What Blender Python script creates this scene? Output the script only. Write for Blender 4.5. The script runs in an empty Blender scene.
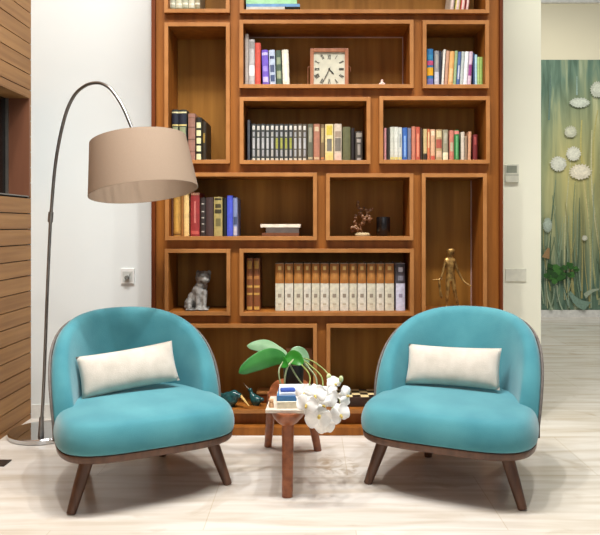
import bpy, bmesh, math, random
from mathutils import Vector, Matrix
R = math.radians
rnd = random.Random(7)
C = bpy.context.scene.collection
scene = bpy.context.scene

# ------------------------------------------------------------------ camera
F, CX, CY, EYE = 697.0, 310.0, 225.0, 1.2      # focal length in px, vanishing point, eye height
cam_d = bpy.data.cameras.new('camera'); cam = bpy.data.objects.new('camera', cam_d); C.objects.link(cam)
cam.location = (0, 0, EYE); cam.rotation_euler = (R(90), 0, 0)
cam_d.sensor_width = 36; cam_d.lens = F / 600 * 36
cam_d.shift_x = -(CX - 300) / 600; cam_d.shift_y = -(267.5 - CY) / 600
cam_d.clip_start = .05
scene.camera = cam
# ------------------------------------------------------------------ world, lamps, exposure
wd = bpy.data.worlds.new('room_ambient'); scene.world = wd; wd.use_nodes = True
bg = wd.node_tree.nodes['Background']; bg.inputs[0].default_value = (.95, .975, 1, 1); bg.inputs[1].default_value = .25
def area(name, loc, target, sx, sy, power, col):
    d = bpy.data.lights.new(name, 'AREA'); d.shape = 'RECTANGLE'; d.size = sx; d.size_y = sy; d.energy = power; d.color = col
    o = bpy.data.objects.new(name, d); C.objects.link(o); o.location = loc
    o.rotation_euler = (Vector(target) - Vector(loc)).to_track_quat('-Z', 'Y').to_euler(); return o
area('ceiling_light', (-.2, 2.6, 3.9), (-.2, 3.2, 0), 2.8, 1.2, 105, (1, .98, .95))
area('front_fill', (.3, -2.6, 2.6), (0, 4, .8), 3.4, 2.2, 34, (.97, .985, 1))  # added fill from behind the camera, no known window there
area('corridor_light', (2.8, 6.8, 4.0), (2.8, 7.6, 0), 2.0, 1.6, 108, (1, .96, .88))
def spot(loc, target, power, deg=80, col=(1, .985, .955), rad=.05):
    d = bpy.data.lights.new('downlight_or_fill', 'SPOT'); d.energy = power; d.spot_size = R(deg); d.spot_blend = .6; d.shadow_soft_size = rad; d.color = col
    o = bpy.data.objects.new('downlight_or_fill', d); C.objects.link(o); o.location = loc
    o.rotation_euler = (Vector(target) - Vector(loc)).to_track_quat('-Z', 'Y').to_euler()
for x_, w_ in ((-1.25, 175), (-.3, 180), (.3, 170), (1.25, 150)): spot((x_, 2.75, 3.9), (x_, 3.0, 0), w_)
spot((-.55, 2.6, 3.9), (-1.7, 4.0, 1.5), 85)  # added spot that brightens the white wall at the left corner
spot((1.6, 2.7, 3.9), (1.5, 4.3, 1.5), 60, 50, (1, .97, .88))  # added warm spot that brightens the wall right of the bookcase
scene.view_settings.view_transform = 'Standard'; scene.view_settings.look = 'None'
scene.view_settings.gamma = 1; scene.view_settings.use_curve_mapping = False
scene.view_settings.exposure = -0.1

# ------------------------------------------------------------------ helpers
def W(px, py, d): return Vector(((px - CX) * d / F, d, EYE - (py - CY) * d / F))
def lin(c): return tuple(((v / 255) / 12.92 if v / 255 <= .04045 else ((v / 255 + .055) / 1.055) ** 2.4) for v in c) + (1,)
MATS = {}
def mat(name, col, rough=.6, col2=None, scale=(20, 20, 20), metal=0, spec=.5, bump=0, sheen=0, detail=4, lo=.35, hi=.65, coat=0, trans=0, bscale=None, bands=None):
    if name in MATS: return MATS[name]
    m = bpy.data.materials.new(name); m.use_nodes = True; nt = m.node_tree; p = nt.nodes['Principled BSDF']
    p.inputs['Base Color'].default_value = lin(col); p.inputs['Roughness'].default_value = rough
    p.inputs['Metallic'].default_value = metal; p.inputs['Specular IOR Level'].default_value = spec
    p.inputs['Sheen Weight'].default_value = sheen; p.inputs['Coat Weight'].default_value = coat
    p.inputs['Transmission Weight'].default_value = trans
    tc = nt.nodes.new('ShaderNodeTexCoord'); mp = nt.nodes.new('ShaderNodeMapping'); mp.inputs['Scale'].default_value = scale
    nz = nt.nodes.new('ShaderNodeTexNoise'); nz.inputs['Scale'].default_value = 1; nz.inputs['Detail'].default_value = detail
    nt.links.new(tc.outputs['Object'], mp.inputs[0]); nt.links.new(mp.outputs[0], nz.inputs['Vector'])
    cr = nt.nodes.new('ShaderNodeValToRGB')
    cr.color_ramp.elements[0].position = lo; cr.color_ramp.elements[1].position = hi
    cr.color_ramp.elements[0].color = lin(col2 if col2 else [v * .93 for v in col]); cr.color_ramp.elements[1].color = lin(col)
    nt.links.new(nz.outputs['Fac'], cr.inputs[0]); nt.links.new(cr.outputs[0], p.inputs['Base Color'])
    if bump:
        b = nt.nodes.new('ShaderNodeBump'); b.inputs['Strength'].default_value = bump; b.inputs['Distance'].default_value = .004
        if bscale:
            n2 = nt.nodes.new('ShaderNodeTexNoise'); n2.inputs['Scale'].default_value = bscale; n2.inputs['Detail'].default_value = 3
            nt.links.new(tc.outputs['Object'], n2.inputs['Vector']); nt.links.new(n2.outputs['Fac'], b.inputs['Height'])
        else: nt.links.new(nz.outputs['Fac'], b.inputs['Height'])
        nt.links.new(b.outputs[0], p.inputs['Normal'])
    MATS[name] = m; return m
def cm(col, rough=.55, metal=0):                       # plain coloured paper, cloth or leather
    col = tuple(int(v) for v in col)
    return mat('cover_%d_%d_%d_%d' % (*col, int(metal * 10)), col, rough, [v * .9 for v in col], (40, 40, 60), metal=metal)

class MB:
    def __init__(s): s.b = bmesh.new()
    def box(s, x0, x1, y0, y1, z0, z1, bev=0):
        vs = [s.b.verts.new(v) for v in ((x0, y0, z0), (x1, y0, z0), (x1, y1, z0), (x0, y1, z0), (x0, y0, z1), (x1, y0, z1), (x1, y1, z1), (x0, y1, z1))]
        fs = [s.b.faces.new([vs[i] for i in f]) for f in ((0, 3, 2, 1), (4, 5, 6, 7), (0, 1, 5, 4), (1, 2, 6, 5), (2, 3, 7, 6), (3, 0, 4, 7))]
        if bev: bmesh.ops.bevel(s.b, geom=list({e for f in fs for e in f.edges}), offset=bev, segments=2, affect='EDGES', profile=.5)
        return s
    def prism(s, poly, z0, z1, axis='z'):
        def P(p, h): return (p[0], p[1], h) if axis == 'z' else (p[0], h, p[1])
        a = [s.b.verts.new(P(p, z0)) for p in poly]; b = [s.b.verts.new(P(p, z1)) for p in poly]; n = len(poly)
        s.b.faces.new(a[::-1]); s.b.faces.new(b)
        for i in range(n): s.b.faces.new((a[i], a[(i + 1) % n], b[(i + 1) % n], b[i]))
        return s
    def loft(s, rings, cap=True, closed=True):
        R_ = [[s.b.verts.new(p) for p in r] for r in rings]; n = len(R_[0])
        for a, b in zip(R_, R_[1:]):
            for i in range(n if closed else n - 1): s.b.faces.new((a[i], a[(i + 1) % n], b[(i + 1) % n], b[i]))
        if cap: s.b.faces.new(R_[0][::-1]); s.b.faces.new(R_[-1])
        return s
    def tube(s, pts, rad, n=10):
        pts = [Vector(p) for p in pts]
        if not isinstance(rad, (list, tuple)): rad = [rad] * len(pts)
        rings = []; up = None
        for i, p in enumerate(pts):
            t = (pts[min(i + 1, len(pts) - 1)] - pts[max(i - 1, 0)]).normalized()
            if up is None: up = t.orthogonal().normalized()
            up = (up - t * up.dot(t)).normalized(); v = t.cross(up)
            rings.append([p + (up * math.cos(2 * math.pi * k / n) + v * math.sin(2 * math.pi * k / n)) * rad[i] for k in range(n)])
        return s.loft(rings)
    def lathe(s, prof, n=32, c=(0, 0, 0)):
        return s.loft([[(c[0] + r * math.cos(2 * math.pi * k / n), c[1] + r * math.sin(2 * math.pi * k / n), c[2] + z) for k in range(n)] for r, z in prof])
    def ball(s, c, r, u=14, v=10):
        if not isinstance(r, (list, tuple)): r = (r, r, r)
        bmesh.ops.create_uvsphere(s.b, u_segments=u, v_segments=v, radius=1, matrix=Matrix.Translation(c) @ Matrix.Diagonal((*r, 1)))
        return s
    def build(s, name, m, parent=None, smooth=False):
        bmesh.ops.recalc_face_normals(s.b, faces=s.b.faces)
        me = bpy.data.meshes.new(name); s.b.to_mesh(me); s.b.free()
        if smooth:
            for p in me.polygons: p.use_smooth = True
            if smooth != 'all': me.set_sharp_from_angle(angle=R(40))
        me.materials.append(m); o = bpy.data.objects.new(name, me); C.objects.link(o)
        if parent: o.parent = parent
        return o
def tag(o, label=None, cat=None, group=None, kind=None):
    if label: o['label'] = label
    if cat: o['category'] = cat
    if group: o['group'] = group
    if kind: o['kind'] = kind
    return o
def thing(name, label, cat, loc, rz=0, group=None):
    o = bpy.data.objects.new(name, None); C.objects.link(o); o.location = loc; o.rotation_euler = (0, 0, rz); o.empty_display_size = .05
    return tag(o, label, cat, group)
def subsurf(o, n=2):
    m = o.modifiers.new('subdivision', 'SUBSURF'); m.levels = n; m.render_levels = n; return o
def remesh(o, vox, sm=4):
    m = o.modifiers.new('remesh', 'REMESH'); m.mode = 'VOXEL'; m.voxel_size = vox; m.use_smooth_shade = True
    s = o.modifiers.new('smooth', 'SMOOTH'); s.iterations = sm; s.factor = .5; return o
def spline(pts, n=8):
    pts = [Vector(p) for p in pts]; out = []
    for i in range(len(pts) - 1):
        p0 = pts[max(i - 1, 0)]; p1 = pts[i]; p2 = pts[i + 1]; p3 = pts[min(i + 2, len(pts) - 1)]
        for k in range(n):
            t = k / n
            out.append(.5 * ((2 * p1) + (p2 - p0) * t + (2 * p0 - 5 * p1 + 4 * p2 - p3) * t * t + (3 * p1 - p0 - 3 * p2 + p3) * t ** 3))
    return out + [pts[-1]]
def struct(mb, name, m): return tag(mb.build(name, m), kind='structure')
ORD = ['leftmost', 'second', 'third', 'fourth', 'fifth', 'sixth', 'seventh', 'eighth', 'ninth', 'tenth', 'eleventh', 'twelfth', 'thirteenth', 'fourteenth', 'fifteenth', 'sixteenth']

# ------------------------------------------------------------------ materials of the room
M_white = mat('white_wall_paint', (232, 237, 235), .7, (229, 234, 232), (1.5, 1.5, 1.5))
M_cream = mat('cream_wall_paint', (226, 219, 192), .75, (222, 215, 188), (1.5, 1.5, 1.5))
M_base = mat('white_baseboard_paint', (234, 234, 228), .45)
M_wood = mat('walnut_veneer', (158, 96, 36), .5, (122, 70, 22), (22, 22, 1.3), spec=.25, detail=6, lo=.3, hi=.7)
M_back = mat('walnut_back_veneer', (166, 115, 48), .55, (132, 88, 31), (20, 20, 1.1), spec=.2, detail=6, lo=.3, hi=.7)
M_lit = mat('lit_walnut', (174, 118, 66), .45, (156, 102, 52), (9, 30, 9), spec=.3)  # walnut lightened, so light on the frame fronts sits in the colour
M_stile = mat('red_walnut_stile', (112, 54, 18), .45, (88, 38, 10), (30, 30, 1), spec=.25)
M_plank = mat('brown_wall_plank', (166, 122, 74), .55, (142, 100, 58), (6, 1.2, 30), spec=.3, detail=6)
M_dark = mat('dark_gap', (34, 22, 14), .8)

def floor_mat():
    m = bpy.data.materials.new('cream_travertine_tiles'); m.use_nodes = True; nt = m.node_tree; p = nt.nodes['Principled BSDF']
    N = nt.nodes.new; L = nt.links.new
    tc = N('ShaderNodeTexCoord'); mp = N('ShaderNodeMapping'); mp.inputs['Location'].default_value = (.42, .26, 0)
    L(tc.outputs['Object'], mp.inputs[0])
    br = N('ShaderNodeTexBrick'); br.inputs['Scale'].default_value = 1; br.inputs['Brick Width'].default_value = 1.2; br.inputs['Row Height'].default_value = .6
    br.inputs['Mortar Size'].default_value = .0022; br.inputs['Mortar Smooth'].default_value = .2; br.inputs['Bias'].default_value = 0
    br.inputs['Color1'].default_value = lin((225, 219, 211)); br.inputs['Color2'].default_value = lin((219, 212, 202)); br.inputs['Mortar'].default_value = lin((206, 195, 178))
    L(mp.outputs[0], br.inputs['Vector'])
    mv = N('ShaderNodeMapping'); mv.inputs['Scale'].default_value = (1.1, 9, 1); L(tc.outputs['Object'], mv.inputs[0])
    nz = N('ShaderNodeTexNoise'); nz.inputs['Scale'].default_value = 1.4; nz.inputs['Detail'].default_value = 7; nz.inputs['Distortion'].default_value = .5
    L(mv.outputs[0], nz.inputs['Vector'])
    cr = N('ShaderNodeValToRGB'); e = cr.color_ramp.elements; e[0].position = .34; e[0].color = lin((226, 217, 204)); e[1].position = .6; e[1].color = (1, 1, 1, 1)
    L(nz.outputs['Fac'], cr.inputs[0])
    mx = N('ShaderNodeMixRGB'); mx.blend_type = 'MULTIPLY'; mx.inputs[0].default_value = .8
    L(br.outputs['Color'], mx.inputs[1]); L(cr.outputs[0], mx.inputs[2])
    # brown-grey mineral veins of the stone
    n2 = N('ShaderNodeTexNoise'); n2.inputs['Scale'].default_value = 3.1; n2.inputs['Detail'].default_value = 9; n2.inputs['Distortion'].default_value = 1.6
    L(tc.outputs['Object'], n2.inputs['Vector'])
    c2 = N('ShaderNodeValToRGB'); q = c2.color_ramp.elements; q[0].position = .585; q[0].color = (0, 0, 0, 1); q[1].position = .72; q[1].color = (1, 1, 1, 1)
    L(n2.outputs['Fac'], c2.inputs[0])
    mulv = N('ShaderNodeMath'); mulv.operation = 'MULTIPLY'; mulv.inputs[1].default_value = .4; L(c2.outputs[0], mulv.inputs[0])
    m2 = N('ShaderNodeMixRGB'); L(mulv.outputs[0], m2.inputs[0]); m2.inputs[2].default_value = lin((172, 152, 124)); L(mx.outputs[0], m2.inputs[1])
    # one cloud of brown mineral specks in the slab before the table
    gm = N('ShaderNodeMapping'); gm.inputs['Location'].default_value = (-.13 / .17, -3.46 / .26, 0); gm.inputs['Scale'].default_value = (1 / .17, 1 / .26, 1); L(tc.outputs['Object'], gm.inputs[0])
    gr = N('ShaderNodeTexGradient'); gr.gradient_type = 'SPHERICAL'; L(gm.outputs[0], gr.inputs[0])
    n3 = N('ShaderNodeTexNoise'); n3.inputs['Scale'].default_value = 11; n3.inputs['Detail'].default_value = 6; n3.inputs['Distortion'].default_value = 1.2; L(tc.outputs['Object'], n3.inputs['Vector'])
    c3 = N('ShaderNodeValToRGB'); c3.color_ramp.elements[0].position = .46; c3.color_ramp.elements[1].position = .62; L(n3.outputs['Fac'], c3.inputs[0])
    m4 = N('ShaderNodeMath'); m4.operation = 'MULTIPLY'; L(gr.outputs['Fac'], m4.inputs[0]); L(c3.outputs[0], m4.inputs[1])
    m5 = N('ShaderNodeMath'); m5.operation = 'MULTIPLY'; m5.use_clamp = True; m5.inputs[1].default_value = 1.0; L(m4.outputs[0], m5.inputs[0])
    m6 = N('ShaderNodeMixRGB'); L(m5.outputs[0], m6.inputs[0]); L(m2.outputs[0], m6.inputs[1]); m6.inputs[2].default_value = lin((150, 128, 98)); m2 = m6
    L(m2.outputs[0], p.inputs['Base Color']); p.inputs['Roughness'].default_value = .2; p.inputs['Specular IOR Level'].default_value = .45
    return m
# ------------------------------------------------------------------ room shell
struct(MB().box(-3, 7.5, -4, 9.4, -.1, 0), 'floor', floor_mat())
YB = 4.33                                              # plane of the white wall behind the bookcase
XL = -1.733                                            # plane of the planked wall
XE = 1.435                                             # free end of the white wall
struct(MB().box(XL - .35, 1.0, YB, YB + .25, 0, 4.1), 'wall_back', M_white)
struct(MB().box(1.0, XE, YB, YB + .25, 0, 4.1), 'wall_right', mat('warm_lit_wall_paint', (246, 244, 222), .7, (243, 241, 219), (1.5, 1.5, 1.5)))  # end of the white wall, warm light put into its paint colour
struct(MB().box(XL + .002, -.915, YB - .008, YB, 0, .085), 'baseboard_back', M_base)
struct(MB().box(1.12, XE, YB - .008, YB, 0, .085), 'baseboard_right', M_base)
struct(MB().box(XE, 7.5, 9.1, 9.35, 0, 4.4), 'wall_far', M_cream)
struct(MB().box(XE, 7.5, 9.082, 9.1, 0, .092), 'baseboard_far', M_base)
struct(MB().box(XE, 7.5, 9.05, 9.1, 4.09, 4.16), 'trim_cornice', M_base)
# planked wall with a dark recess in it
NY0, NY1, NZ0, NZ1 = 3.1, 4.32, 1.372, 1.99
b = MB(); zt = 2.416 + .0955 * 17
for k in range(45):
    z1 = zt - .0955 * k - .003; z0 = max(z1 - .0895, 0)
    if z1 <= .004: break
    for (a0, a1, cut) in ((-1.0, NY0, 0), (NY0, NY1, 1), (NY1, YB - .001, 0)):
        segs = [(z0, z1)]
        if cut:
            segs = [(z0, min(z1, NZ0)), (max(z0, NZ1), z1)]
        for (q0, q1) in segs:
            if q1 - q0 > .004: b.box(XL - .02, XL, a0, a1, q0, q1)
struct(b, 'wall_left', M_plank)
b = MB()
for (a0, a1, q0, q1) in ((-1, NY0, 0, 4.1), (NY0, NY1, 0, NZ0), (NY0, NY1, NZ1, 4.1), (NY1, YB - .001, 0, 4.1)):
    b.box(XL - .2, XL - .0205, a0, a1, q0, q1)
struct(b, 'wall_left_core', M_dark)
M_jamb = mat('brown_recess_lining', (128, 82, 58), .45, (108, 64, 44), (8, 8, 1))
M_blackgloss = mat('black_gloss_panel', (10, 10, 11), .25)
struct(MB().box(XL - .145, XL - .001, NY1 - .014, NY1 - .001, NZ0 + .008, NZ1 - .008), 'trim_1', M_jamb)
struct(MB().box(XL - .145, XL - .001, NY0, NY1 - .0145, NZ0 + .001, NZ0 + .008), 'trim_2', mat('grey_metal_edge', (130, 124, 116), .4, metal=.6))
struct(MB().box(XL - .145, XL - .001, NY0, NY1 - .001, NZ1 - .0075, NZ1 - .0005), 'trim_5', M_plank)
struct(MB().box(XL - .198, XL - .145, NY0 + .001, NY1 - .001, NZ0 + .001, NZ1 - .001), 'trim_3', M_blackgloss)
struct(MB().box(XL - .145, XL - .128, NY1 - .022, NY1 - .0145, NZ0 + .008, NZ1 - .008), 'trim_4', MATS['grey_metal_edge'])

# ------------------------------------------------------------------ bookcase
YF = 4.0; YFACE = 4.035; YBK = 4.30; T = 3.9 / F * YF
def SX(px, d=YF): return (px - CX) * d / F
def SZ(py, d=YF): return EYE - (py - CY) * d / F
bc = thing('bookcase', 'tall brown walnut bookcase of staggered framed niches against white wall', 'bookcase', (0, YBK, 0))
def bco(mb, name, m, **k): o = mb.build(name, m, bc, **k); o.location = (0, -YBK, 0); return o
BX0, BX1, ZTOP = SX(151), SX(503.5), 2.92
niches = {'A': (164, -62, 229.6, 12.6), 'B': (239.6, -62, 489.5, 13.2), 'C': (164.3, 22.4, 229.8, 163.6), 'D': (239.3, 19.7, 413.7, 88),
          'E': (422.7, 20.2, 489.2, 88.2), 'F': (239.6, 97, 370.5, 164), 'G': (379.3, 96.2, 490, 163.6), 'H': (165, 172.6, 317, 240.3),
          'I': (326, 173.4, 413.5, 240.3), 'J': (421.8, 173.4, 487, 315.8), 'K': (164.5, 249, 230.4, 315.6), 'L': (239.5, 248.8, 414, 316),
          'M': (164.5, 324, 317, 413.6), 'N': (326.4, 324, 490, 413.6)}
rects = {k: (SX(a), SZ(d_), SX(c), SZ(b_)) for k, (a, b_, c, d_) in niches.items()}      # x0,z0,x1,z1
xs = sorted({BX0 + .022, BX1 - .018} | {v for r in rects.values() for v in (r[0], r[2])}); zs = sorted({.0, ZTOP} | {v for r in rects.values() for v in (r[1], r[3])})
b = MB()
for z0, z1 in zip(zs, zs[1:]):
    run = None
    for x0, x1 in list(zip(xs, xs[1:])) + [(xs[-1], xs[-1])]:
        mx_, mz_ = (x0 + x1) / 2, (z0 + z1) / 2
        solid = x1 > x0 and not any(r[0] < mx_ < r[2] and r[1] < mz_ < r[3] for r in rects.values())
        if solid and run is None: run = x0
        if not solid and run is not None:
            b.box(run, x0 if x1 > x0 else xs[-1], YFACE, YFACE + .02, z0, z1); run = None
bco(b, 'face_panel', M_wood)
bco(MB().box(BX0 + .022, BX1 - .018, YBK - .012, YBK, .0, ZTOP), 'back_panel', M_back)
bco(MB().box(BX0, BX0 + .022, YF + .005, YB - .002, 0, ZTOP, .003), 'side_panel', M_stile)
bco(MB().box(BX1 - .018, BX1, YF + .005, YB - .002, 0, ZTOP, .003), 'side_panel', M_stile)
bco(MB().box(BX0 + .022, BX1 - .018, YFACE + .02, YBK - .012, ZTOP - .022, ZTOP), 'top_panel', M_wood)
bco(MB().box(BX0, BX1, YF - .03, YFACE, 0, SZ(425.5), .004), 'plinth', M_wood)
for k, (x0, z0, x1, z1) in rects.items():
    b = MB(); g = .006
    ya, yb = YF + .004, YBK - .012
    b.box(x0, x0 + T, ya, yb, z0, z1); b.box(x1 - T, x1, ya, yb, z0, z1)
    b.box(x0 + T, x1 - T, ya, yb, z0, z0 + T); b.box(x0 + T, x1 - T, ya, yb, z1 - T, z1)
    fr = bco(b, 'niche_frame', M_wood)
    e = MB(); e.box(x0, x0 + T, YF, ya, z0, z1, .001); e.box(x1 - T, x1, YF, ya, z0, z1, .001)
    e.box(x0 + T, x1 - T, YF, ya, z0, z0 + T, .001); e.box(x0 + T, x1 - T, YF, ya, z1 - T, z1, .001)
    e.build('lit_front_edge', M_lit, fr)  # board fronts painted paler to look lit
# slim pale edges round the back of two niches
M_edge = mat('pale_edge_strip', (190, 160, 150), .35)
for k in 'DJ':
    x0, z0, x1, z1 = rects[k]; y1 = YBK - .012
    b = MB(); b.box(x1 - T - .006, x1 - T, y1 - .006, y1, z0 + T, z1 - T)
    if k == 'D': b.box(x0 + T, x1 - T - .006, y1 - .006, y1, z1 - T - .006, z1 - T)
    bco(b, 'edge_strip', M_edge)
def flr(k): return rects[k][1] + T + .001                      # height of a niche floor

# ------------------------------------------------------------------ books
M_pages = mat('book_pages', (232, 222, 196), .8, (214, 202, 172), (200, 4, 4))
GOLD = (206, 160, 78)
def book(x0, x1, h, z, y, cols, label, group, depth=.19, lean=0, bands=(), parent_depth=None):
    """one upright book; bands = (from, to, colour, width share) up the spine"""
    w = max(x1 - x0 - .0006, .004); t = min(.0028, w * .18)
    o = thing('book', label, 'book', ((x0 + x1) / 2, y, z + .0002), 0, group); o.rotation_euler = (0, lean, 0)
    n = 6; bul = min(.006, w * .22)
    arc = [(-w / 2 + w * k / n, -bul * math.sin(math.pi * k / n)) for k in range(n + 1)]
    inner = [(w / 2 - t, depth), (w / 2 - t, t), (-w / 2 + t, t), (-w / 2 + t, depth)]
    MB().prism([(-w / 2, depth)] + arc + [(w / 2, depth)] + inner, 0, h).build('cover', cm(cols), o)
    MB().box(-w / 2 + t, w / 2 - t, t, depth - .004, .003, h - .003).build('pages', M_pages, o)
    for (a, c, col, ws) in bands:
        ww = w * ws; kk = [(-ww / 2 + ww * k / n, -bul * math.sin(math.pi * (.5 + (k / n - .5) * ws)) - .0007) for k in range(n + 1)]
        lo = [(x, yy + .0012) for x, yy in kk[::-1]]
        MB().prism(kk + lo, h * a, h * c).build('spine_label', cm(col, .45), o)
    return o
def row(k, items, group, d=4.06, floor=None):
    """items: (px0, px1, py_top, colour, label, bands, lean_deg)"""
    z = flr(k) if floor is None else floor
    for it in items:
        a, c, top, col, lab = it[:5]; bands = it[5] if len(it) > 5 else (); lean = R(it[6]) if len(it) > 6 else 0
        x0, x1 = SX(a, d), SX(c, d); h = SZ(top, d) - z
        if lean:
            x0, x1 = x0 - math.sin(lean) * h / 2 + .0006, x1 - math.sin(lean) * h / 2 - .0006                                        # keep a leaning book on its lower corner
            h = h / math.cos(lean)
            w = (x1 - x0); o = book(x0, x1, h, z + abs(math.sin(lean)) * w / 2, d, col, lab, group, bands=bands, lean=lean)
        else: book(x0, x1, h, z, d, col, lab, group, bands=bands, depth=.2 if h > .2 else .16)
V = lambda *a: a
# A: tops out of frame
for i, (a, c, col) in enumerate(((170, 175.5, (176, 176, 150)), (175.8, 182, (198, 196, 168)), (182.3, 188.5, (170, 172, 146)), (188.8, 194.5, (206, 202, 176)), (194.8, 200, (150, 140, 110)))):
    row('A', [(a, c, -32 + (i % 2) * 3, col, ORD[i] + ' sage and cream book in the cut-off top left niche', ((.05, .09, (120, 116, 80), 1), (.16, .2, (232, 228, 206), .9), (.7, .8, (120, 116, 80), 1)))], 'sage books in the top left niche')
# B: leaning books, right end
for i, (a, c, col, nm, ln) in enumerate(((452, 456, (196, 186, 170), 'grey-white', 7), (457, 462, (206, 190, 90), 'yellow', 7), (462.5, 467, (196, 62, 50), 'red', 7), (467.5, 471, (150, 70, 60), 'maroon', 7))):
    row('B', [(a, c, -30, col, nm + ' book leaning right at the end of the topmost shelf', ((.04, .3, (226, 200, 190), .6),), ln)], 'leaning books on the topmost shelf')
# C
row('C', [
    (172, 178.6, 109.8, (38, 44, 38), 'first of two black and gold volumes left in tall niche behind lampshade', ((.93, .96, (214, 206, 160), 1), (.72, .93, (26, 30, 44), 1), (.68, .71, (206, 186, 120), 1), (.3, .66, (140, 146, 110), .8))),
    (179, 186.6, 109.8, (38, 44, 38), 'black and gold volume between its twin and the brown book behind lampshade', ((.93, .96, (214, 206, 160), 1), (.72, .93, (26, 30, 44), 1), (.68, .71, (206, 186, 120), 1), (.3, .66, (140, 146, 110), .8))),
    (188.2, 195.2, 113.6, (150, 108, 92), 'rosy brown ribbed book in the tall upper left niche', ((.19, .2, (90, 54, 42), 1), (.44, .455, (90, 54, 42), 1), (.7, .715, (90, 54, 42), 1), (.9, .92, (120, 84, 66), 1))),
    (196, 201.6, 117.4, (28, 26, 18), 'black book with cream spine panels in the tall upper left niche', tuple((q, q + .13, (226, 220, 170), .8) for q in (.02, .21, .39, .57, .75, .88)[:5])),
    (202.2, 206.2, 121.5, (40, 30, 14), 'dark book with a gold mark at right end of the tall niche', ((.45, .7, (150, 120, 50), .5),))], 'old volumes in the tall left niche')
# D
row('D', [
    (245, 248.6, 34, (178, 166, 156), 'tallest thin grey book at left end of the clock shelf'),
    (249, 254.6, 39.5, (186, 182, 180), 'grey book with white label beside red book on the clock shelf', ((.22, .44, (244, 242, 240), 1), (.8, .95, (150, 146, 142), .8))),
    (255, 260.6, 43, (200, 78, 62), 'plain red book on the clock shelf'),
    (262, 268.6, 50.2, (112, 86, 190), 'purple book on the clock shelf', ((.1, .25, (196, 186, 226), .8), (.4, .55, (160, 140, 220), .7), (.85, .93, (196, 186, 226), .9)), -2),
    (269.2, 275.4, 50.2, (184, 196, 214), 'pale blue patterned book between purple and green books', ((.12, .3, (70, 84, 120), .7), (.38, .58, (80, 90, 122), .7), (.75, .83, (60, 66, 100), .7)), -2),
    (276, 281.6, 50.5, (70, 88, 70), 'dark green patterned book on the clock shelf', ((.2, .42, (150, 160, 130), .8), (.6, .8, (140, 152, 124), .7)), -2),
    (282.2, 289, 50, (226, 220, 200), 'cream white book at the right of the clock shelf row', ((.1, .9, (238, 234, 220), .4),), -2)], 'books beside the clock')
# E
E_items = [(427, 433.2, 49, (46, 120, 176), 'blue book with pink and yellow blocks at left end of upper right niche', ((.56, .68, (206, 80, 120), 1), (.28, .5, (244, 180, 30), 1), (.04, .2, (120, 120, 180), 1), (.72, .84, (60, 150, 190), .8))),
    (434.4, 439, 51, (150, 150, 152), 'grey book with pale foot right of the blue yellow book', ((.05, .4, (206, 206, 216), 1), (.5, .9, (178, 172, 164), .5))),
    (439.3, 441.2, 51, (40, 44, 60), 'thin navy book in the upper right niche'),
    (442.3, 444.8, 49.6, (232, 226, 214), 'thin white book leaning in the upper right niche', (), 3.5),
    (445.2, 448.6, 51, (196, 150, 122), 'tan pink book leaning in the upper right niche', (), 3.5),
    (448.8, 453.8, 51.6, (228, 170, 100), 'orange book in the upper right niche', ((.1, .5, (238, 196, 140), .6),), 3.5),
    (454, 457, 51, (150, 176, 130), 'thin green book leaning in the upper right niche', (), 3.5),
    (457.2, 460.4, 52, (76, 104, 160), 'blue spined book amid the upper right niche row', ((.2, .6, (200, 206, 220), .5),), 3.5),
    (460.6, 463.8, 51.8, (188, 196, 190), 'pale grey-green book leaning in the upper right niche', (), 3.5),
    (464, 468, 51.8, (238, 238, 240), 'white book before the white and purple book, upper right niche', (), 3.5),
    (468.3, 472, 51.8, (214, 190, 206), 'white and purple book in the upper right niche', ((.3, .62, (150, 60, 130), .9),), 3.5),
    (473.1, 474.6, 53, (40, 66, 110), 'thin dark blue book in the upper right niche'),
    (474.8, 477.1, 54.6, (176, 214, 226), 'light blue book near right end of upper right niche'),
    (477.4, 479.8, 57, (176, 206, 130), 'first of two lime green books at the niche right end'),
    (480, 482.6, 57, (160, 196, 106), 'last lime green book at right end of upper right niche')]
row('E', E_items, 'colourful books in the upper right niche')
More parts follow.
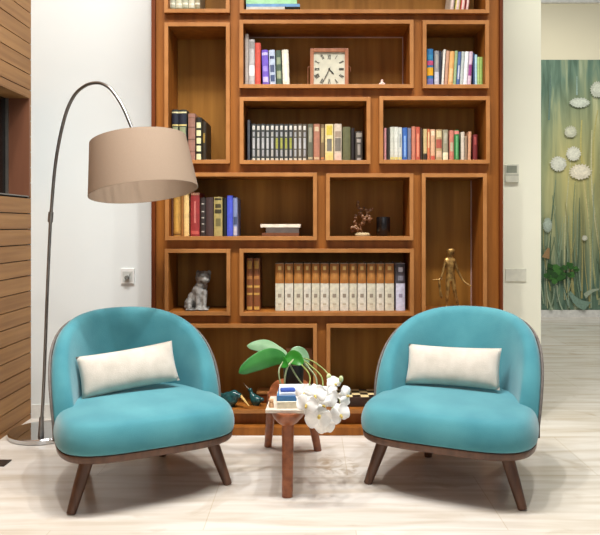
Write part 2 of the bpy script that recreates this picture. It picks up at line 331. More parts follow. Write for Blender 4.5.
# F: the silver-grey set and what follows it
row('F', [(247.4, 250, 120, (74, 78, 84), 'thin dark grey folder at left end of the long grey row')], 'grey set on the middle shelf')
g0 = 251.6; st = 4.62
for i in range(12):
    a = g0 + i * st
    hue = ((156, 158, 158), (166, 164, 156), (150, 150, 152))[i % 3]
    mid = ((150, 152, 70) if 5 <= i <= 8 else (178, 178, 176))
    row('F', [(a, a + st - .3, 124 + (i % 2) * .3, (62, 64, 62) if i < 9 else (92, 84, 72), ORD[i] + ' silver-grey volume of the long matching row on middle shelf',
        ((.02, .07, (206, 200, 180), .7), (.12, .3, hue, .5), (.33, .62, mid, .55), (.66, .78, hue, .5), (.84, .95, (206, 202, 192), .6)))], 'grey set on the middle shelf')
row('F', [(307.6, 313, 124, (96, 96, 78), 'olive grey volume right after the silver-grey row', ((.04, .1, (190, 176, 140), .8), (.5, .9, (150, 146, 126), .6))),
    (313.6, 319.8, 124, (172, 116, 92), 'salmon brown volume amid the middle shelf row', ((.04, .1, (206, 180, 140), .8), (.8, .92, (206, 184, 150), .7))),
    (320.4, 324.6, 124.4, (118, 96, 66), 'brown volume left of the yellow book', ((.04, .1, (200, 130, 80), .8), (.5, .9, (180, 160, 110), .6))),
    (325.2, 333.4, 124.2, (226, 206, 150), 'yellow and white book with grey block on middle shelf', ((.02, .22, (236, 200, 120), .9), (.26, .6, (116, 112, 100), .6), (.7, .96, (206, 184, 70), .7))),
    (334.2, 341.6, 124, (206, 190, 168), 'cream grey book between the yellow and the olive books', ((.26, .62, (120, 112, 100), .8), (.64, .8, (160, 140, 120), .8), (.02, .2, (222, 190, 170), .8))),
    (342.6, 350.4, 127, (96, 96, 62), 'plain olive green book on the middle shelf'),
    (351, 354.6, 128, (26, 18, 18), 'thin black book right of the olive book'),
    (355.4, 362.4, 131.4, (66, 60, 52), 'black book with silver lettering bars at right end of middle shelf', ((.8, .95, (150, 142, 130), .8), (.62, .74, (170, 160, 150), .6), (.2, .56, (150, 142, 132), .4), (.02, .1, (166, 158, 150), .6)))], 'mixed books on the middle shelf')
# G
G_items = [(384, 386.4, 128, (214, 150, 150), 'thin pink book at left end of the right middle niche'),
    (387, 389.6, 128, (44, 40, 34), 'thin black book beside the pink one in right middle niche'),
    (390, 394, 127, (206, 206, 190), 'first of three grey-white books in the right middle niche', ((.03, .1, (222, 206, 120), .9),)),
    (394.2, 398, 127, (216, 216, 204), 'middle of three grey-white books in the right middle niche', ((.03, .1, (222, 206, 120), .9),)),
    (398.2, 402, 127.4, (200, 202, 192), 'last of three grey-white books, beside the blue one', ((.03, .1, (222, 206, 120), .9), (.4, .8, (150, 156, 156), .4))),
    (402.4, 407.4, 127.8, (50, 96, 168), 'royal blue book in the right middle niche', ((.1, .75, (130, 166, 216), .4),)),
    (407.8, 411, 128, (112, 116, 136), 'slate grey book right of the blue one'),
    (411.6, 415.4, 126.6, (192, 120, 96), 'salmon book in the right middle niche'),
    (415.8, 420, 127, (186, 84, 62), 'brick red book in the right middle niche', ((.1, .8, (220, 140, 110), .5),)),
    (420.4, 422.2, 128, (60, 40, 30), 'thin dark brown book after the brick red one'),
    (423.4, 427, 129, (196, 172, 120), 'tan book with dark foot in the right middle niche', ((.02, .22, (54, 44, 36), 1),)),
    (427.4, 430, 129, (206, 116, 76), 'orange book beside the tan one', ((.4, .9, (230, 190, 140), .5),)),
    (430.6, 435, 129.4, (212, 168, 132), 'peach book with red trim amid right middle niche', ((.02, .15, (200, 90, 70), .9), (.8, .95, (232, 212, 180), .8))),
    (435.8, 442, 129.6, (178, 150, 108), 'beige book with a red block in the right middle niche', ((.4, .68, (166, 80, 64), .9), (.75, .95, (210, 196, 150), .7), (.1, .3, (210, 180, 150), .8))),
    (442.8, 448, 129.8, (150, 144, 118), 'grey-brown book with white foot in the right middle niche', ((.02, .26, (240, 226, 190), 1), (.55, .9, (178, 172, 150), .5))),
    (449.4, 453.8, 130.4, (196, 120, 100), 'dusty pink book left of the green book', ((.3, .6, (180, 170, 140), .7),)),
    (454.4, 459, 130, (44, 122, 62), 'green book with pink top in the right middle niche', ((.86, .97, (220, 130, 120), 1), (.05, .8, (110, 180, 120), .3))),
    (461, 464.4, 132, (206, 194, 176), 'ivory book right of the green book'),
    (464.8, 467.2, 136, (146, 124, 100), 'short brown book right of the ivory one'),
    (468, 471.2, 131.6, (206, 154, 118), 'tan leaning book near right end of right middle niche', (), 1.5),
    (473, 477.4, 134.6, (110, 30, 32), 'dark red book at right end of right middle niche', ((.6, .9, (160, 70, 66), .5),))]
row('G', G_items, 'mixed books in the right middle niche')
# H
row('H', [(171.4, 173.2, 196, (96, 52, 30), 'brown book at far left below the lampshade'),
    (173.5, 180.6, 195.4, (176, 128, 54), 'thick ochre gold book below the lampshade', ((.03, .06, (110, 70, 20), 1), (.1, .9, (200, 152, 70), .4))),
    (181, 183.8, 193.4, (150, 98, 40), 'thin bronze book between the ochre and the cream books'),
    (184, 189, 192.8, (232, 196, 128), 'cream gold book left of the red book'),
    (190.6, 199.6, 192.6, (146, 44, 42), 'fat red book with pale head on lamp side shelf', ((.94, .995, (206, 150, 120), 1), (.04, .12, (196, 90, 80), .8), (.3, .8, (196, 110, 100), .2))),
    (200.4, 205.6, 197.6, (48, 38, 34), 'black book with white dots right of the red one', tuple((q, q + .03, (190, 182, 170), .5) for q in (.1, .3, .46, .62, .82))),
    (206, 213.4, 197.4, (66, 46, 44), 'dark maroon book left of the gold patterned one'),
    (214, 222.4, 197, (170, 152, 92), 'gold patterned book with dark ornaments', ((.72, .82, (70, 60, 34), .7), (.58, .68, (60, 52, 30), .8), (.25, .45, (110, 100, 60), .6), (.92, .97, (60, 52, 30), .8))),
    (223.4, 226.4, 198, (20, 26, 28), 'thin black book left of the bright blue one'),
    (227, 232.8, 195.6, (72, 86, 200), 'bright blue book near end of the lamp side shelf'),
    (233.2, 237.4, 197.8, (128, 138, 176), 'grey-blue book at right end of lamp side shelf', ((.02, .25, (196, 190, 200), .8), (.3, .5, (70, 80, 110), .8)))], 'books under the lampshade')
# L
row('L', [(246.6, 252.8, 258.2, (132, 74, 34), 'first of two brown and gold volumes at left of the white set', ((.02, .08, GOLD, .8), (.3, .34, GOLD, .9), (.44, .48, GOLD, .9), (.6, .66, (180, 120, 60), .8), (.8, .95, (190, 140, 60), .7))),
    (253.4, 260, 258.2, (132, 74, 34), 'second brown and gold volume, nearer the white set', ((.02, .08, GOLD, .8), (.3, .34, GOLD, .9), (.44, .48, GOLD, .9), (.6, .66, (180, 120, 60), .8), (.8, .95, (190, 140, 60), .7)))], 'brown and gold volumes')
ws = [275.2, 284.2, 293.4, 303, 311.6, 320.2, 329.6, 340, 349.2, 357.6, 367, 376.2, 384.8]
ws = [275.4, 284.8, 294, 303.6, 311.6, 320.4, 329.6, 340, 349.4, 357.6, 367, 376.4, 384.8, 394.4]
for i in range(13):
    a, c = ws[i], ws[i + 1] - .8
    if i == 12: c = 394
    row('L', [(a, c, 263.4, (222, 214, 196) if i % 2 else (216, 208, 184), ORD[i] + ' white volume with brown gold top in the long matching set',
        ((.58, .995, (168, 104, 42), 1), (.86, .94, (226, 186, 110), .4), (.66, .8, (188, 128, 62), .7), (.28, .36, (150, 136, 118), .4), (.12, .16, (190, 176, 150), .4)))], 'white and brown volumes')
row('L', [(396, 405, 263.4, (206, 204, 222), 'white volume with dark grey top at right end of set',
        ((.58, .995, (66, 60, 66), 1), (.82, .92, (190, 186, 196), .5), (.64, .74, (130, 126, 136), .6), (.28, .36, (150, 140, 160), .4)))], 'white and brown volumes')

def flat_book(x, y, z, w, dp, h, col, label, group=None, rz=0, cat='book', name='book', pages=True):
    """a book lying flat, spine towards the room"""
    o = thing(name, label, cat, (x, y, z), rz, group); t = min(.003, h * .2)
    if pages:
        b = MB(); b.box(-w / 2, w / 2, -dp / 2, dp / 2, 0, t); b.box(-w / 2, w / 2, -dp / 2, dp / 2, h - t, h); b.box(-w / 2, w / 2, -dp / 2, -dp / 2 + t, t, h - t)
        b.build('cover', cm(col), o)
        MB().box(-w / 2 + .003, w / 2 - .003, -dp / 2 + t, dp / 2 - .003, t, h - t).build('pages', M_pages, o)
    else: MB().box(-w / 2, w / 2, -dp / 2, dp / 2, 0, h, min(.002, h * .3)).build('cover', cm(col), o)
    return o
# stack of flat books on the topmost shelf
d = 4.12; z = flr('B'); k_ = d / F
for i, (a, c, h, col, lab, pg) in enumerate(((247, 285, .034, (206, 204, 190), 'white book at bottom of the flat stack on the topmost shelf', 1), (247, 300, .017, (110, 160, 206), 'light blue book above the white one in the flat stack', 1), (246.8, 297, .05, (168, 226, 170), 'mint green book on top of the flat stack', 1))):
    flat_book(SX((a + c) / 2, d), d + .03, z, (c - a) * k_, .17, h, col, lab, 'flat stack on the topmost shelf'); z += h + .0004
# flat stack in H
d = 4.10; z = flr('H'); k_ = d / F
for (a, c, h, col, lab, rz) in ((262, 299, .018, (110, 64, 34), 'brown box-like book at bottom of the small stack', 0), (266, 299, .032, (92, 84, 78), 'grey book under the white book', 0), (261, 301, .019, (236, 226, 206), 'white book topping the small stack right of blue books', -2)):
    flat_book(SX((a + c) / 2, d), d + .08, z, (c - a) * k_, .17, h, col, lab, 'flat stack right of the blue books', R(rz)); z += h + .0004

# ------------------------------------------------------------------ clock
d = 4.09; k_ = d / F; zc = flr('D')
ck = thing('mantel_clock', 'square wooden mantel clock with cream face and roman numerals on shelf', 'clock', (SX(329.3, d), d, zc))
cw = 19.2 * k_; ch = 38.8 * k_; M_cw = mat('pinkish_clock_wood', (178, 118, 84), .4, (150, 92, 60), (30, 30, 6)); fw = 3.6 * k_
b = MB(); b.box(-cw, -cw + fw, 0, .06, 0, ch, .002); b.box(cw - fw, cw, 0, .06, 0, ch, .002); b.box(-cw + fw, cw - fw, 0, .06, 0, fw * .4, .001); b.box(-cw + fw, cw - fw, 0, .06, ch - fw, ch, .002)
b.build('case', M_cw, ck)
fz0, fz1 = fw * .4, ch - fw; fx = cw - fw; fcx, fcz = 0, (fz0 + fz1) / 2
M_cf = mat('cream_clock_face', (206, 204, 182), .5)
fc = MB().box(-fx, fx, .012, .05, fz0, fz1).build('clock_face', M_cf, ck)
ink = mat('dark_ink', (52, 50, 44), .6)
num = ['XII', 'I', 'II', 'III', 'IV', 'V', 'VI', 'VII', 'VIII', 'IX', 'X', 'XI']
def roman(s, cx, cz, h, wdt, mb, ang):
    ww = {'I': .45, 'V': 1, 'X': 1}; tot = sum(ww[c] for c in s) * wdt; x = -tot / 2; th = .0027
    def bar(x0, z0, x1, z1):
        v = Vector((x1 - x0, 0, z1 - z0)).normalized() * th / 2; n_ = Vector((-v.z, 0, v.x)); q = []
        for (px_, pz_, sg) in ((x0, z0, 1), (x1, z1, 1), (x1, z1, -1), (x0, z0, -1)):
            q.append((px_ + n_.x * sg, pz_ + n_.z * sg))
        ca, sa = math.cos(ang), math.sin(ang)
        mb.prism([(cx + a * ca + c * sa, cz - a * sa + c * ca) for a, c in q], .0105, .0119, axis='y')
    for c in s:
        w_ = ww[c] * wdt
        if c == 'I': bar(x + w_ / 2, -h / 2, x + w_ / 2, h / 2)
        if c == 'V': bar(x + .1 * w_, h / 2, x + w_ / 2, -h / 2); bar(x + .9 * w_, h / 2, x + w_ / 2, -h / 2)
        if c == 'X': bar(x + .1 * w_, h / 2, x + .9 * w_, -h / 2); bar(x + .9 * w_, h / 2, x + .1 * w_, -h / 2)
        x += w_
for i, s in enumerate(num):
    a = i * math.pi / 6; mb = MB(); q = max(abs(math.sin(a)), abs(math.cos(a))); rr = fx * .78 / q if i % 3 else fx * .78
    rr = min(rr, fx * .98)
    roman(s, math.sin(a) * rr, fcz + math.cos(a) * rr, .028, .0105, mb, a if 2 < i < 10 and False else a)
    mb.build('numeral', ink, fc)
def hand(ang, ln, w0, nm):
    u = Vector((math.sin(ang), math.cos(ang))); n_ = Vector((u.y, -u.x)); c0 = Vector((0, fcz))
    P = [c0 - u * ln * .18 + n_ * w0 * .4, c0 + n_ * w0 * .4, c0 + u * ln * .7 + n_ * w0, c0 + u * ln, c0 + u * ln * .7 - n_ * w0, c0 - n_ * w0 * .4, c0 - u * ln * .18 - n_ * w0 * .4]
    MB().prism([tuple(p) for p in P], .007 if nm == 'minute_hand' else .0085, .0084 if nm == 'minute_hand' else .0099, axis='y').build(nm, ink, fc)
hand(R(360 * 35 / 60 - 4), .075, .0028, 'minute_hand'); hand(R(138), .042, .004, 'hour_hand')
MB().tube([(0, .012, fcz), (0, .005, fcz)], .005, 12).build('hand_boss', ink, fc)
for sx in (-1, 1):
    MB().tube(spline([(sx * cw, .03, ch * .55), (sx * (cw + .010), .03, ch * .55), (sx * (cw + .0125), .03, ch * .5), (sx * (cw + .0125), .03, .002 if sx < 0 else ch * .42)], 4), .0018, 8).build('side_bracket', M_cw, ck)

# small white figurine
d = 4.09; b = MB(); b.lathe([(.017, 0), (.018, .004), (.015, .008), (.012, .014), (.0135, .02), (.009, .027), (.0055, .03)], 16); b.ball((0, 0, .035), .008); b.ball((-.012, -.003, .013), (.007, .008, .009)); b.ball((.012, -.003, .013), (.007, .008, .009))
o = remesh(b.build('figurine', mat('pinkish_white_porcelain', (226, 198, 184), .3), None), .0022, 2); o.location = (SX(382, d), d, flr('D') + .002)
tag(o, 'tiny white porcelain figurine right of the clock', 'figurine')

# ------------------------------------------------------------------ glass tiger
d = 4.08; s_ = d / F
b = MB()
tp = lambda x, z, y=0: ((x - 198.5) * s_, y, (309.5 - z) * s_)
b.ball(tp(203.6, 278, -.005), (.046, .040, .042)); b.ball(tp(206.5, 280.5, -.035), (.026, .026, .021)); b.ball(tp(203.5, 276, -.02), (.03, .03, .02))   # head, muzzle, brow
b.ball(tp(198.6, 273.4, .0), (.014, .012, .017)); b.ball(tp(209.6, 273.4, .0), (.014, .012, .017))               # ears
b.ball(tp(202, 286.5), (.038, .036, .036)); b.ball(tp(200, 292, .0), (.046, .042, .046)); b.ball(tp(196.5, 299, .015), (.053, .048, .048)); b.ball(tp(192.5, 303.5, .03), (.048, .050, .036))
b.ball(tp(189.5, 304, -.01), (.027, .045, .034))                                                           # haunch
for x in (199.2, 205):
    b.tube([tp(x, 291, -.02), tp(x + .2, 300, -.04), tp(x + .2, 307, -.05)], [.021, .017, .015], 10); b.ball(tp(x + .4, 307.6, -.06), (.016, .024, .011))
b.ball(tp(190.5, 307, -.05), (.018, .034, .012))
b.tube(spline([tp(188, 306, .05), tp(185.8, 306.5, 0), tp(187, 306.8, -.05)], 5), .009, 8)
b.box(*(v for v in (-.066, .066, -.085, .07, 0, .006)))
o = b.build('tiger_statuette', mat('smoky_grey_glass', (158, 154, 148), .22, (116, 112, 106), (40, 30, 30), spec=.8, trans=.15, bump=.4, lo=.42, hi=.58))
remesh(o, .004, 3); o.location = (SX(197.2, d), d + .03, flr('K') + .003); o.rotation_euler = (0, 0, R(4))
tag(o, 'grey glass seated tiger statuette in the niche behind left armchair', 'statuette')

# ------------------------------------------------------------------ branch ornament and black cup
d = 4.12; s_ = d / F; rr = random.Random(4)
tw = thing('branch_ornament', 'dark brown twisted branch ornament on pale base beside black cup', 'ornament', (SX(362.5, d), d, flr('I')))
MB().lathe([(.0, 0), (.045, 0), (.046, .008), (.036, .017), (.02, .02), (0, .021)][1:], 20).build('base', mat('pale_stone', (172, 150, 112), .6), tw)
b = MB(); tips = []
for (pts) in ([(0, 0, .015), (-.012, 0, .06), (.004, -.01, .10), (-.01, 0, .15), (-.028, 0, .185), (-.02, 0, .205)], [(.0, 0, .06), (.02, -.01, .10), (.028, 0, .14), (.045, .01, .155), (.066, 0, .152)],
              [(-.01, 0, .03), (-.035, 0, .06), (-.045, 0, .095), (-.03, .01, .12)], [(.01, .0, .09), (-.01, .01, .125), (.012, .01, .165)], [(-.02, 0, .02), (-.05, .01, .035), (-.06, .0, .06)], [(.02, 0, .1), (.04, -.01, .09), (.05, -.01, .12)]):
    p = spline(pts, 5); b.tube(p, [.0055 - .003 * i / len(p) for i in range(len(p))], 7)
    for q in p[3::2]:
        b.ball((q.x + rr.uniform(-.01, .01), q.y + rr.uniform(-.012, .006), q.z + rr.uniform(-.008, .008)), (rr.uniform(.006, .012), .007, rr.uniform(.006, .013)), 8, 6)
remesh(b.build('branches', mat('dark_bronze_branch', (92, 52, 26), .45, (140, 100, 62), (90, 90, 90), lo=.3, hi=.6), tw), .0028, 1)
b = MB(); b.lathe([(.001, 0), (.036, 0), (.041, .006), (.041, .105), (.039, .112), (.035, .112), (.034, .02), (.001, .018)], 32)
o = b.build('cup', mat('black_glazed_ceramic', (20, 16, 16), .25), None, 'auto'); o.location = (SX(383.4, d), d + .01, flr('I')); tag(o, 'black cylindrical cup right of the branch ornament', 'cup')

# ------------------------------------------------------------------ bronze figure
d = 4.12; s_ = d / F; f0 = flr('J')
st_ = thing('bronze_statuette', 'slender bronze nude figure with arms spread in the tall right niche', 'statuette', (SX(452, d), d, f0))
fp = lambda x, y, dy=0: ((x - 452) * s_, dy, EYE - (y - CY) * s_ - f0)
verts = []; edges = []; rads = []
def chain(pts, start=None):
    prev = start
    for (p, r) in pts:
        verts.append(p); rads.append(r); i = len(verts) - 1
        if prev is not None: edges.append((prev, i))
        prev = i
    return prev
pel = chain([(fp(450.5, 277), (.021, .016))])
tor = chain([(fp(450.5, 271), (.018, .014)), (fp(450, 264), (.028, .019)), (fp(449.5, 259.5), (.03, .017)), (fp(450, 257.3), (.011, .010)), (fp(450.2, 254.5, -.004), (.015, .017)), (fp(450.6, 250.8, -.007), (.023, .024)), (fp(450.4, 248.2, -.003), (.015, .017))], pel)
sh = 3
la = chain([(fp(446, 259.5), (.010, .009)), (fp(444, 267), (.0075, .0075)), (fp(442.5, 273, -.008), (.006, .006)), (fp(440, 278.5, -.016), (.005, .005)), (fp(437.6, 280, -.02), (.006, .004))], sh)
ra = chain([(fp(454, 260), (.010, .009)), (fp(457, 269), (.0075, .0075)), (fp(460, 275), (.006, .006)), (fp(462.8, 280.5, -.01), (.005, .005)), (fp(465, 282, -.014), (.006, .004))], sh)
ll = chain([(fp(448, 280), (.014, .013)), (fp(447.6, 291, -.006), (.0095, .0095)), (fp(447, 299, 0), (.008, .008)), (fp(446.8, 306.4, .004), (.005, .006)), (fp(446.4, 308, -.02), (.006, .004))], pel)
rl = chain([(fp(453, 280), (.014, .013)), (fp(454.5, 291, -.004), (.0095, .0095)), (fp(456.4, 299, .002), (.008, .008)), (fp(458.6, 306.2, .004), (.005, .006)), (fp(460.4, 308, -.016), (.006, .004))], pel)
me = bpy.data.meshes.new('body'); me.from_pydata(verts, edges, [])
M_brz = mat('aged_bronze', (186, 146, 82), .38, (112, 80, 40), (40, 40, 40), metal=.6)
bo = bpy.data.objects.new('body', me); C.objects.link(bo); bo.parent = st_; me.materials.append(M_brz)
md = bo.modifiers.new('skin', 'SKIN'); md.use_smooth_shade = True; subsurf(bo, 2)
for i, v in enumerate(me.skin_vertices[0].data): v.radius = [q * 1.25 for q in rads[i]]; v.use_root = (i == 0)
MB().box(-.05, .06, -.04, .035, -.0, .004).build('base', mat('dark_bronze_base', (50, 34, 18), .5), st_)
MB().tube([fp(463.5, 281.6, -.014), fp(470, 286, -.03)], [.005, .006], 8).build('rod', M_brz, st_)
b = MB(); b.tube([fp(432.5, 279.6, -.02), fp(442, 278.8, -.02)], .003, 6); b.tube(spline([fp(438.5, 280, -.02), fp(439.4, 288, -.02), fp(441.2, 298, -.02)], 4), [.006, .007, .007, .007, .006, .005, .006, .008, .005], 8)
b.tube([fp(438, 281, -.02), fp(438.4, 287, -.024), fp(439.4, 296, -.024)], .003, 6); b.build('hanging_sash', M_brz, st_)

# ------------------------------------------------------------------ lowest niches
d = 4.10; s_ = d / F; fM = flr('M')
M_teal_b = mat('teal_green_glaze', (40, 92, 90), .25, (24, 50, 54), (40, 40, 40), lo=.3, hi=.7)
def bird(loc, rz, sc, label, beakcol, neck, bk):
    o = thing('bird_ornament', label, 'ornament', loc, rz, 'bird ornaments in the bottom left niche'); b = MB()
    b.ball((0, 0, .042), (.055, .04, .04)); b.ball((.045, 0, .05), (.035, .022, .02)); b.ball((-.03, 0, .065), (.03, .028, .03))
    b.tube(spline([(-.03, 0, .06), (-.045, 0, .06 + neck * .6), (-.055, 0, .06 + neck)], 5), [.022 - .001 * i for i in range(11)], 10); b.ball((-.058, 0, .066 + neck), (.022, .018, .018))
    b.lathe([(.03, .0), (.03, .006)], 16)
    ob = remesh(b.build('body', M_teal_b, o), .005, 4)
    MB().tube([(-.07, 0, .066 + neck), (-.095, 0, .066 + neck + bk * .4), (-.125, 0, .066 + neck + bk)], [.009, .007, .0025], 8).build('beak', cm(beakcol, .4), o)
    o.scale = (sc, sc, sc); return o
bird((SX(230, d), d - .03, fM), R(155), 1.05, 'teal glazed bird ornament with pale yellow beak beside left armchair', (222, 184, 110), .0, -.05)
bird((SX(256, d), d + .0, fM), R(-30), .72, 'smaller dark teal bird ornament with raised beak left of coffee table books', (96, 74, 44), .05, .05)
# wooden box and upright board at the back
o = thing('wooden_box', 'low brown wooden box lying behind the bird ornaments', 'box', (SX(272, 4.2), 4.2, fM))
MB().box(-.085, .085, -.05, .06, 0, .05, .003).build('body', M_stile, o); MB().box(-.09, .09, -.055, .065, .05, .066, .003).build('lid', M_lit, o)
d = 4.19
o = thing('wooden_board', 'upright tan wooden board standing behind the orchid', 'board', (SX(300, d), d, fM))
MB().box(-.085, .074, .045, .06, 0, SZ(349.5, d) - fM, .002).build('board', mat('tan_wood', (190, 130, 80), .5, (166, 108, 64), (20, 20, 2)), o)
# chess box
d = 4.06; fN = flr('N')
o = thing('chess_box', 'dark wooden chess box with checkered top beside right armchair', 'chess set', (SX(369, d), d, fN))
M_cb = mat('dark_brown_chess_wood', (66, 42, 28), .45, (44, 28, 18), (12, 30, 30)); M_cl = mat('pale_chess_square', (240, 216, 160), .45)
cwid = .2; cdp = .205; chh = .056
MB().box(-cwid, cwid, 0, cdp, 0, chh - .001, .003).build('body', M_cb, o)
sq = cwid * 2 * .94 / 8; sy = cdp * .94 / 4; b = MB(); c_ = MB()
for i in range(8):
    for j in range(4):
        x0 = -cwid * .94 + i * sq; y0 = cdp * .03 + j * sy
        (b if (i + j) % 2 else c_).box(x0, x0 + sq, y0, y0 + sy, chh - .001, chh + .001)
b.build('light_squares', M_cl, o); c_.build('dark_squares', mat('black_chess_square', (40, 26, 18), .4), o)
MB().box(-.012, .012, -.003, .001, .018, .034, .001).build('clasp', mat('brass', (170, 128, 60), .35, metal=.8), o)

# ------------------------------------------------------------------ arc lamp
M_chr = mat('polished_chrome', (200, 200, 200), .06, (196, 196, 196), metal=1); M_steel = mat('brushed_steel', (150, 150, 148), .28, (134, 134, 132), metal=.9)
lx, ly = -1.515, 3.985
lp = thing('floor_lamp', 'arched chrome floor lamp with pinkish beige drum shade leaning over left armchair', 'lamp', (lx, ly, 0))
def lo(mb, nm, m, **k): o = mb.build(nm, m, lp, **k); o.location = (-lx, -ly, 0); return o
lo(MB().lathe([(.19, 0), (.198, .004), (.198, .024), (.192, .031), (.0015, .031)], 64, (lx, ly, 0)), 'base', M_chr, smooth='auto')
px_pts = [(41, 434, 3.87), (44, 380, 3.86), (47, 300, 3.84), (49.6, 240, 3.82), (51.5, 208, 3.81), (56, 160, 3.78), (64, 120, 3.74), (73, 97.5, 3.70), (84, 86.5, 3.66), (96, 82.8, 3.62), (107, 86, 3.585), (115.5, 95, 3.56), (124, 109.5, 3.535), (133, 131, 3.51)]
pp = spline([W(*p) for p in px_pts], 8)
pp = [Vector((p.x, p.y, max(p.z, .032))) for p in pp]
lo(MB().tube(pp, .0088, 12), 'arched_pole', M_steel, smooth='all')
c0 = W(50.2, 222, 3.817); c1 = W(51, 212, 3.81); lo(MB().tube([c0, c1], .014, 14), 'pole_collar', M_steel, smooth='auto')
q0 = W(41, 436, 3.87); lo(MB().tube([(q0.x, q0.y, .03), (q0.x + .001, q0.y, .06), (q0.x + .004, q0.y, .135)], [.017, .015, .013], 16), 'pole_foot', M_steel, smooth='auto')
bot = W(144, 192.3, 3.5); top = W(136.7, 139.5, 3.535)
# shade axis: rolled with the arm's end and its mouth turned a little towards the room
ax = (W(136.7, 139.5, 3.5) - bot); hgt = ax.length; ax.normalize()
ax = (ax + Vector((0, .13, 0))).normalized()
rot = Vector((0, 0, 1)).rotation_difference(ax)
def shade_pt(r, z, k, n=64): return bot + rot @ Vector((r * math.cos(2 * math.pi * k / n), r * math.sin(2 * math.pi * k / n), z))
n = 64; prof = [(.271, 0), (.240, hgt), (.236, hgt), (.267, 0)]
rings = [[shade_pt(r, z, k) for k in range(n)] for r, z in prof]; rings.append(rings[0])
b = MB(); b.loft(rings[:4], cap=False)
rv = list(b.b.verts); b.b.verts.ensure_lookup_table()
for k in range(n): b.b.faces.new((b.b.verts[k], b.b.verts[3 * n + k], b.b.verts[3 * n + (k + 1) % n], b.b.verts[(k + 1) % n]))
M_sh = mat('pinkish_beige_shade_fabric', (150, 129, 109), .85, (145, 124, 104), (300, 300, 300))
p_ = M_sh.node_tree.nodes['Principled BSDF']
sh_ = lo(b, 'lamp_shade', M_sh, smooth='auto')
def sub(mb, nm, m, par, **k): o = mb.build(nm, m, par, **k); return o
b = MB()
for k in (0, 21, 43): b.tube([shade_pt(0, hgt - .03, 0), shade_pt(.236, hgt - .012, k)], .002, 6)
sub(b, 'shade_spider', M_steel, sh_)
lo(MB().tube([pp[-1], shade_pt(0, hgt - .03, 0), shade_pt(0, hgt - .09, 0)], [.009, .012, .02], 14), 'bulb_holder', M_steel, smooth='auto')
b = MB(); b.ball(shade_pt(0, hgt - .135, 0), (.03, .03, .038)); b.ball(shade_pt(0, hgt - .095, 0), (.016, .016, .02)); lo(b, 'bulb', mat('milky_glass_bulb', (236, 232, 222), .3), smooth='all')

# ------------------------------------------------------------------ armchairs
M_vel = mat('turquoise_velvet', (80, 150, 159), .75, (54, 126, 138), (5, 5, 5), spec=.25, bump=.25, sheen=.35, detail=8, lo=.3, hi=.72, bscale=260)
M_shell = mat('taupe_back_shell', (112, 104, 98), .7, (94, 86, 80), (40, 40, 40))
M_leg = mat('dark_walnut_leg', (104, 70, 50), .4, (78, 50, 34), (40, 40, 3))
def sp(a, bq, n, t):
    c, s = math.cos(t), math.sin(t)
    return a * math.copysign(abs(c) ** (2 / n), c), bq * math.copysign(abs(s) ** (2 / n), s)
SA, SF, SB = .418, .375, .29                            # seat half width, reach to front, reach to back
def plan(sc, t, inset=0):
    c, s = math.cos(t), math.sin(t); bq = SF if s < 0 else SB
    x, y = sp(SA * sc - inset, bq * sc - inset, 3.7, t); return x * (1 - .16 * (y + SF) / (SF + SB)), y
def seat_mb():
    b = MB(); n = 72; prof = [(.70, .25), (.985, .25), (1.0, .256), (1.012, .285), (1.006, .32), (.98, .352), (.94, .375), (.87, .391), (.7, .402), (.45, .408), (.2, .411), (.05, .412)]
    b.loft([[(*plan(sc, 2 * math.pi * k / n), z - .012 * max(0, -plan(1, 2 * math.pi * k / n)[1] / SF) ** 2 * (1 if z > .38 else 0) * sc) for k in range(n)] for sc, z in prof]); return b
def rim_mb():
    b = MB(); n = 72; prof = [(.94, .216), (.97, .219), (.985, .226), (.992, .246), (.99, .25), (.90, .2505)]
    b.loft([[(*plan(sc, 2 * math.pi * k / n), z) for k in range(n)] for sc, z in prof]); return b
BP = R(72)
def bline(s):
    p = s * BP; return .38 * math.sin(p) / math.sin(BP), -.05 + .38 * (math.cos(p) - math.cos(BP)) / (1 - math.cos(BP))
def topz(s): return .345 + (.774 - .345) * (max(0, 1 - abs(s) ** 2.6)) ** (1 / 1.75)
def back_mb(off_in, off_out, dz, z0, k_round):
    """padded shell wrapping round the rear of the seat; s runs from one wing tip to the other"""
    rings = []; N = 64
    for i in range(N + 1):
        s = -1 + 2 * i / N; s_e = math.copysign(1 - (1 - abs(s)) ** 1.35, s) if abs(s) < 1 else s
        e = .003; ax_, ay_ = bline(s_e); bx_, by_ = bline(s_e - e); cx_, cy_ = bline(s_e + e)
        tx, ty = bx_ - cx_, by_ - cy_; L = math.hypot(tx, ty) or 1; nx, ny = ty / L, -tx / L      # outward
        h = topz(s_e) + dz; rn = []
        M_ = 7; r = (off_out - off_in) / 2
        lean = lambda z: max(0, z - .3) * (.075 + .135 * math.cos(s_e * BP))
        side = []
        zs_ = [z0 + (max(h - r * k_round, z0 + .002) - z0) * j / M_ for j in range(M_ + 1)]
        belly = lambda z: .018 * math.sin(math.pi * min(1, max(0, (z - z0) / max(.05, h - z0))))
        for z in zs_: rn.append((ax_ + nx * (off_out + lean(z)), ay_ + ny * (off_out + lean(z)), z))
        zt_ = zs_[-1]
        for q in (30, 60, 90, 120, 150):
            a = R(q); o_ = (off_out + off_in) / 2 + r * math.cos(a)
            rn.append((ax_ + nx * (o_ + lean(zt_)), ay_ + ny * (o_ + lean(zt_)), zt_ + r * k_round * math.sin(a)))
        for z in zs_[::-1]: rn.append((ax_ + nx * (off_in + lean(z) - (belly(z) if off_in < -.01 else 0)), ay_ + ny * (off_in + lean(z) - (belly(z) if off_in < -.01 else 0)), z))
        rings.append(rn)
    b = MB(); b.loft(rings); return b
